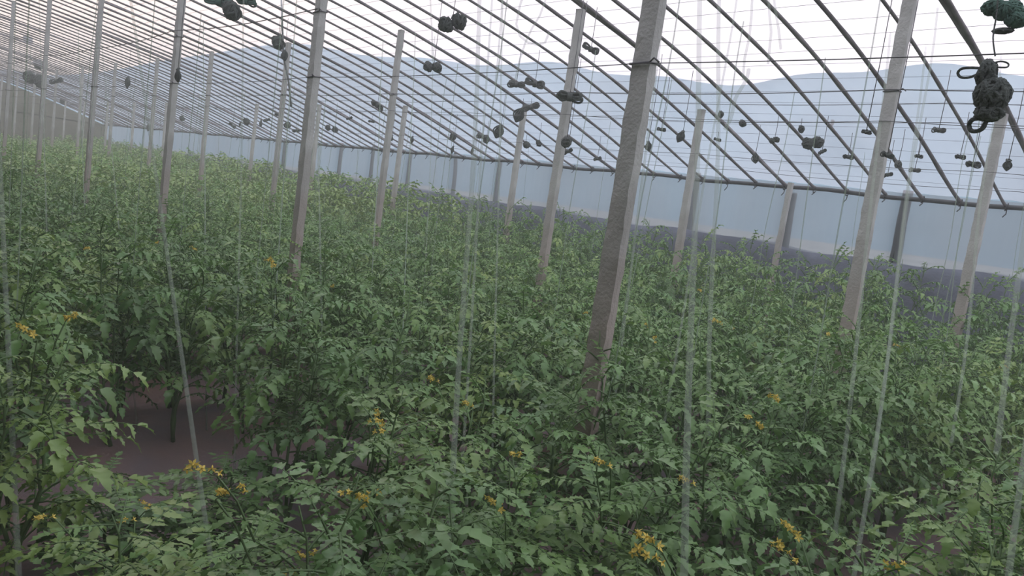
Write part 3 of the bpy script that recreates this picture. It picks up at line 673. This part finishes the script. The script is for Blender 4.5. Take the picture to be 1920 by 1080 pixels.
def flower_cluster(seed):
    r = random.Random(seed); mb = MB()
    tr = [Vector((0,0,0))]; d = Vector((r.uniform(-.5,.5), r.uniform(-.5,.5), .25)).normalized()
    for i in range(6): tr.append(tr[-1]+d*.014); d = (d+Vector((r.uniform(-.3,.3), r.uniform(-.3,.3), r.uniform(-.35,.15)))).normalized()
    mb.tube(tr, .0016, 4, 1)
    for i in range(1, 7):
        c = tr[i]+Vector((r.uniform(-.014,.014), r.uniform(-.014,.014), r.uniform(-.004,.014))); mb.tube([tr[i], c], .001, 3, 1)
        ax = Vector((r.uniform(-1,1), r.uniform(-1,1), r.uniform(-.3,.8))).normalized(); u = ax.orthogonal().normalized(); v = ax.cross(u)
        for k in range(5):
            a = 2*PI*k/5; dr = u*math.cos(a)+v*math.sin(a); sd = ax.cross(dr); L_ = r.uniform(.012,.017)
            mb.add([c, c+dr*L_*.5+sd*.0042-ax*.001, c+dr*L_-ax*.005, c+dr*L_*.5-sd*.0042-ax*.001], [(0,1,2,3)])
        mb.tube([c, c+ax*.006, c+ax*.011], [.0028,.0024,.0008], 5)
    return mb.mesh('flower_cluster', [M['petal'], M['stem']])
NV = 9; PM = []
for s in range(NV):
    fo, stm = plant_meshes(100+s, True); PM.append((fo.mesh('foliage', [M['leaf'], M['young'], M['stem']]), stm.mesh('stem', M['stem'])))
FC = [flower_cluster(s) for s in range(5)]
sites = []
NB = 26
r = random.Random(11)
for b in range(-4, 22):
    xc = FUR+.625-b*1.25
    for sx in (-.25, .25):
        y = (.55 if xc > -1.8 else .25)+(.17 if sx > 0 else 0)
        while y < 7.3:
            x_, y_ = xc+sx+r.uniform(-.05,.05), y+r.uniform(-.06,.06); y += .33
            if x_ < XL+.5: continue
            if b >= 0 or True:
                # bare patch where the soil shows
                if math.hypot(x_-(-3.1), (y_-1.12)*.8) < .25: continue
            hgt = .98+.07*math.sin(x_*1.7+1)*math.sin(y_*1.3)+r.uniform(-.07,.07)+.32*max(0, min(1, (y_-5.0)/1.6))+.04*min(1, max(0, (y_-2)/2))
            hgt -= .13*max(0, min(1, (3.0-math.hypot(x_, y_))/1.2))
            if math.hypot(x_, y_) < .95: continue
            t_ = (x_*-3.42+y_*1.27)/(3.42**2+1.27**2); dl = abs(x_*1.27+y_*3.42)/math.hypot(3.42, 1.27)
            if .15 < t_ < 1 and dl < .24:                   # low young plants on the camera side of the bare patch
                hgt = max(.36, min(hgt, 1.5*(1-t_)-.16))
                if t_ > .66 and dl < .12: continue
            sites.append((x_, y_, hgt, r.uniform(0, 6.28)))
def inview(x, y, mg=160):
    u, v, z = proj((x, y, .8))
    return z > .2 and -mg < u < 1920+mg and v < 1080+mg*2.5
vis = [s for s in sites if inview(s[0], s[1])]; vis.sort(key=lambda s: s[0]**2+s[1]**2)
near = vis[:300]; far = vis[300:]
# spill-over plants just outside the frame
off = [s for s in sites if s not in vis and s[0]**2+s[1]**2 < 30]
FLOW = [(275,720),(45,715),(152,850),(188,840),(212,980),(250,988),(150,1052),(625,960),(785,665),(895,705),(968,750),(925,895),(930,965),(1025,962),(1475,803),(1466,765),(1335,820),(1472,930),(805,930),(610,770),(610,965),(1100,905),(1365,860),(1180,1000),(700,890),(265,1065),(490,575),(430,720),(118,640)]
fl = {}
for u, v in FLOW:
    p = at(u, v, 2, .93); best = min((i for i in range(len(near)) if len(fl.get(i, [])) < 2), key=lambda i: (near[i][0]-p.x)**2+(near[i][1]-p.y)**2)
    fl.setdefault(best, []).append((p, u, v))
def landmark(u, v, x, y):
    k = (X0-x)/SP
    if k < -1: bay = 'right of the nearest post'
    elif k < 0: bay = 'between the nearest post and the second nearest post'
    elif k < 1: bay = 'between the second nearest and the pinkish post'
    elif k < 2: bay = 'beyond the pinkish post'
    else: bay = 'far beyond the pinkish post'
    dep = 'in front of the near post row' if y < 2.22 else 'between the near and middle post rows' if y < 4.36 else 'between the middle and front post rows' if y < 6.17 else 'by the front wall'
    return bay+', '+dep
def zone_words(u, v):
    c = int(max(0, min(1919, u))//240); rr = int(max(0, min(1079, v))//180)
    return c, rr
CW = ['at the left edge','left','left of centre','just left of centre','just right of centre','right of centre','right','at the right edge']
used = {}
for i, (x, y, hh, rz) in enumerate(near):
    u, v, z = proj((x, y, hh*.9))
    root = empty('tomato_plant', (x, y, gz(x, y)), (0, 0, rz), (.95+.1*r.random(), .95+.1*r.random(), hh/1.0))
    fm, sm = PM[i % NV if i % 2 else (i*5) % NV]
    link('foliage', fm, root); link('stem', sm, root)
    fc = fl.get(i, [])
    for (p, uu, vv) in fc:
        q = p.copy(); q.z = min(p.z, 1.05)
        o = link('flower_cluster', FC[(uu+vv) % 5], root); mw = Matrix.Translation(q)
        inv = (Matrix.Translation(root.location) @ Matrix.Rotation(rz, 4, 'Z') @ Matrix.Diagonal((*root.scale, 1))).inverted()
        q = inv @ q; hq = math.hypot(q.x, q.y); kq = min(1, .2/max(hq, .01)); q.x *= kq; q.y *= kq; q.z = r.uniform(.88, .99); o.location = q; o.scale = (.72, .72, .8)
        # its stalk
        sb = MB(); b1 = o.location.copy(); b0 = Vector((b1.x*.6, b1.y*.6, b1.z-.16)); sb.tube([b0, b0.lerp(b1, .5)+Vector((0,0,.02)), b1], .0022, 4); link('flower_stalk', sb.mesh('flower_stalk', M['stem']), root)
    if not fc and 8 < i < 110 and r.random() < .16:
        q = Vector((r.uniform(-.12,.12), r.uniform(-.12,.12), r.uniform(.80,.92))); o = link('flower_cluster', FC[i % 5], root); o.location = q; o.scale = (.6,.6,.6)
    n_ = len(root.children)
    lab = near_label(u, v, 'yellow-flowered tomato plant' if any(c.name.startswith('flower_cl') for c in root.children) else 'leafy tomato plant')
    tag(root, lab, 'plant', 'tomato plants of the crop')
for i, (x, y, hh, rz) in enumerate(off):
    root = empty('tomato_plant', (x, y, gz(x, y)), (0, 0, rz), (1, 1, hh)); fm, sm = PM[i % NV]; link('foliage', fm, root); link('stem', sm, root)
    tag(root, 'leafy tomato plant just outside the picture edge', 'plant', 'tomato plants outside the picture')
# the far plants, past the nearest 300: one mass
lod = []
for s in range(6):
    fo, stm = plant_meshes(300+s, False); fv = np.array(fo.v); lod.append((fv, fo.f, fo.m))
AV = []; AF = []; AM = []; o = 0
for i, (x, y, hh, rz) in enumerate(far):
    fv, ff, fm_ = lod[i % 6]; c, s_ = math.cos(rz), math.sin(rz); q = fv.copy(); kx = 1.12
    q[:,0] = (fv[:,0]*c-fv[:,1]*s_)*kx+x; q[:,1] = (fv[:,0]*s_+fv[:,1]*c)*kx+y; q[:,2] = fv[:,2]*hh*1.04+gz(x, y)
    AV.append(q); AF += [tuple(j+o for j in f) for f in ff]; AM += fm_; o += len(fv)
me = bpy.data.meshes.new('tomato_crop'); me.from_pydata(np.concatenate(AV).tolist(), [], AF)
for k in ('leaf','young','stem'): me.materials.append(M[k])
me.polygons.foreach_set('material_index', AM); me.polygons.foreach_set('use_smooth', [True]*len(AM)); me.update()
tag(link('tomato_crop', me), 'mass of tomato plants filling the far end and the front wall side of the greenhouse', 'plants', kind='stuff')
# thin training twines rising from the further plants
tz = random.Random(5); cnt = 0
for i, (x, y, hh, rz) in enumerate(vis):
    if i < 14 or i > 520 or tz.random() > .17: continue
    u, v, z = proj((x, y, hh))
    if v < 330 and tz.random() < .5: continue
    zt = min(zr(y)-.05, 2.36); cnt += 1
    twine((x+tz.uniform(-.08,.08), y+tz.uniform(-.06,.06), zt), (x, y, hh-.25), .0016, False, near_label(u, v, 'thin training twine rising'), 'thin training twines over the crop')
print('plants', len(vis), len(near), len(off), 'twines', cnt)
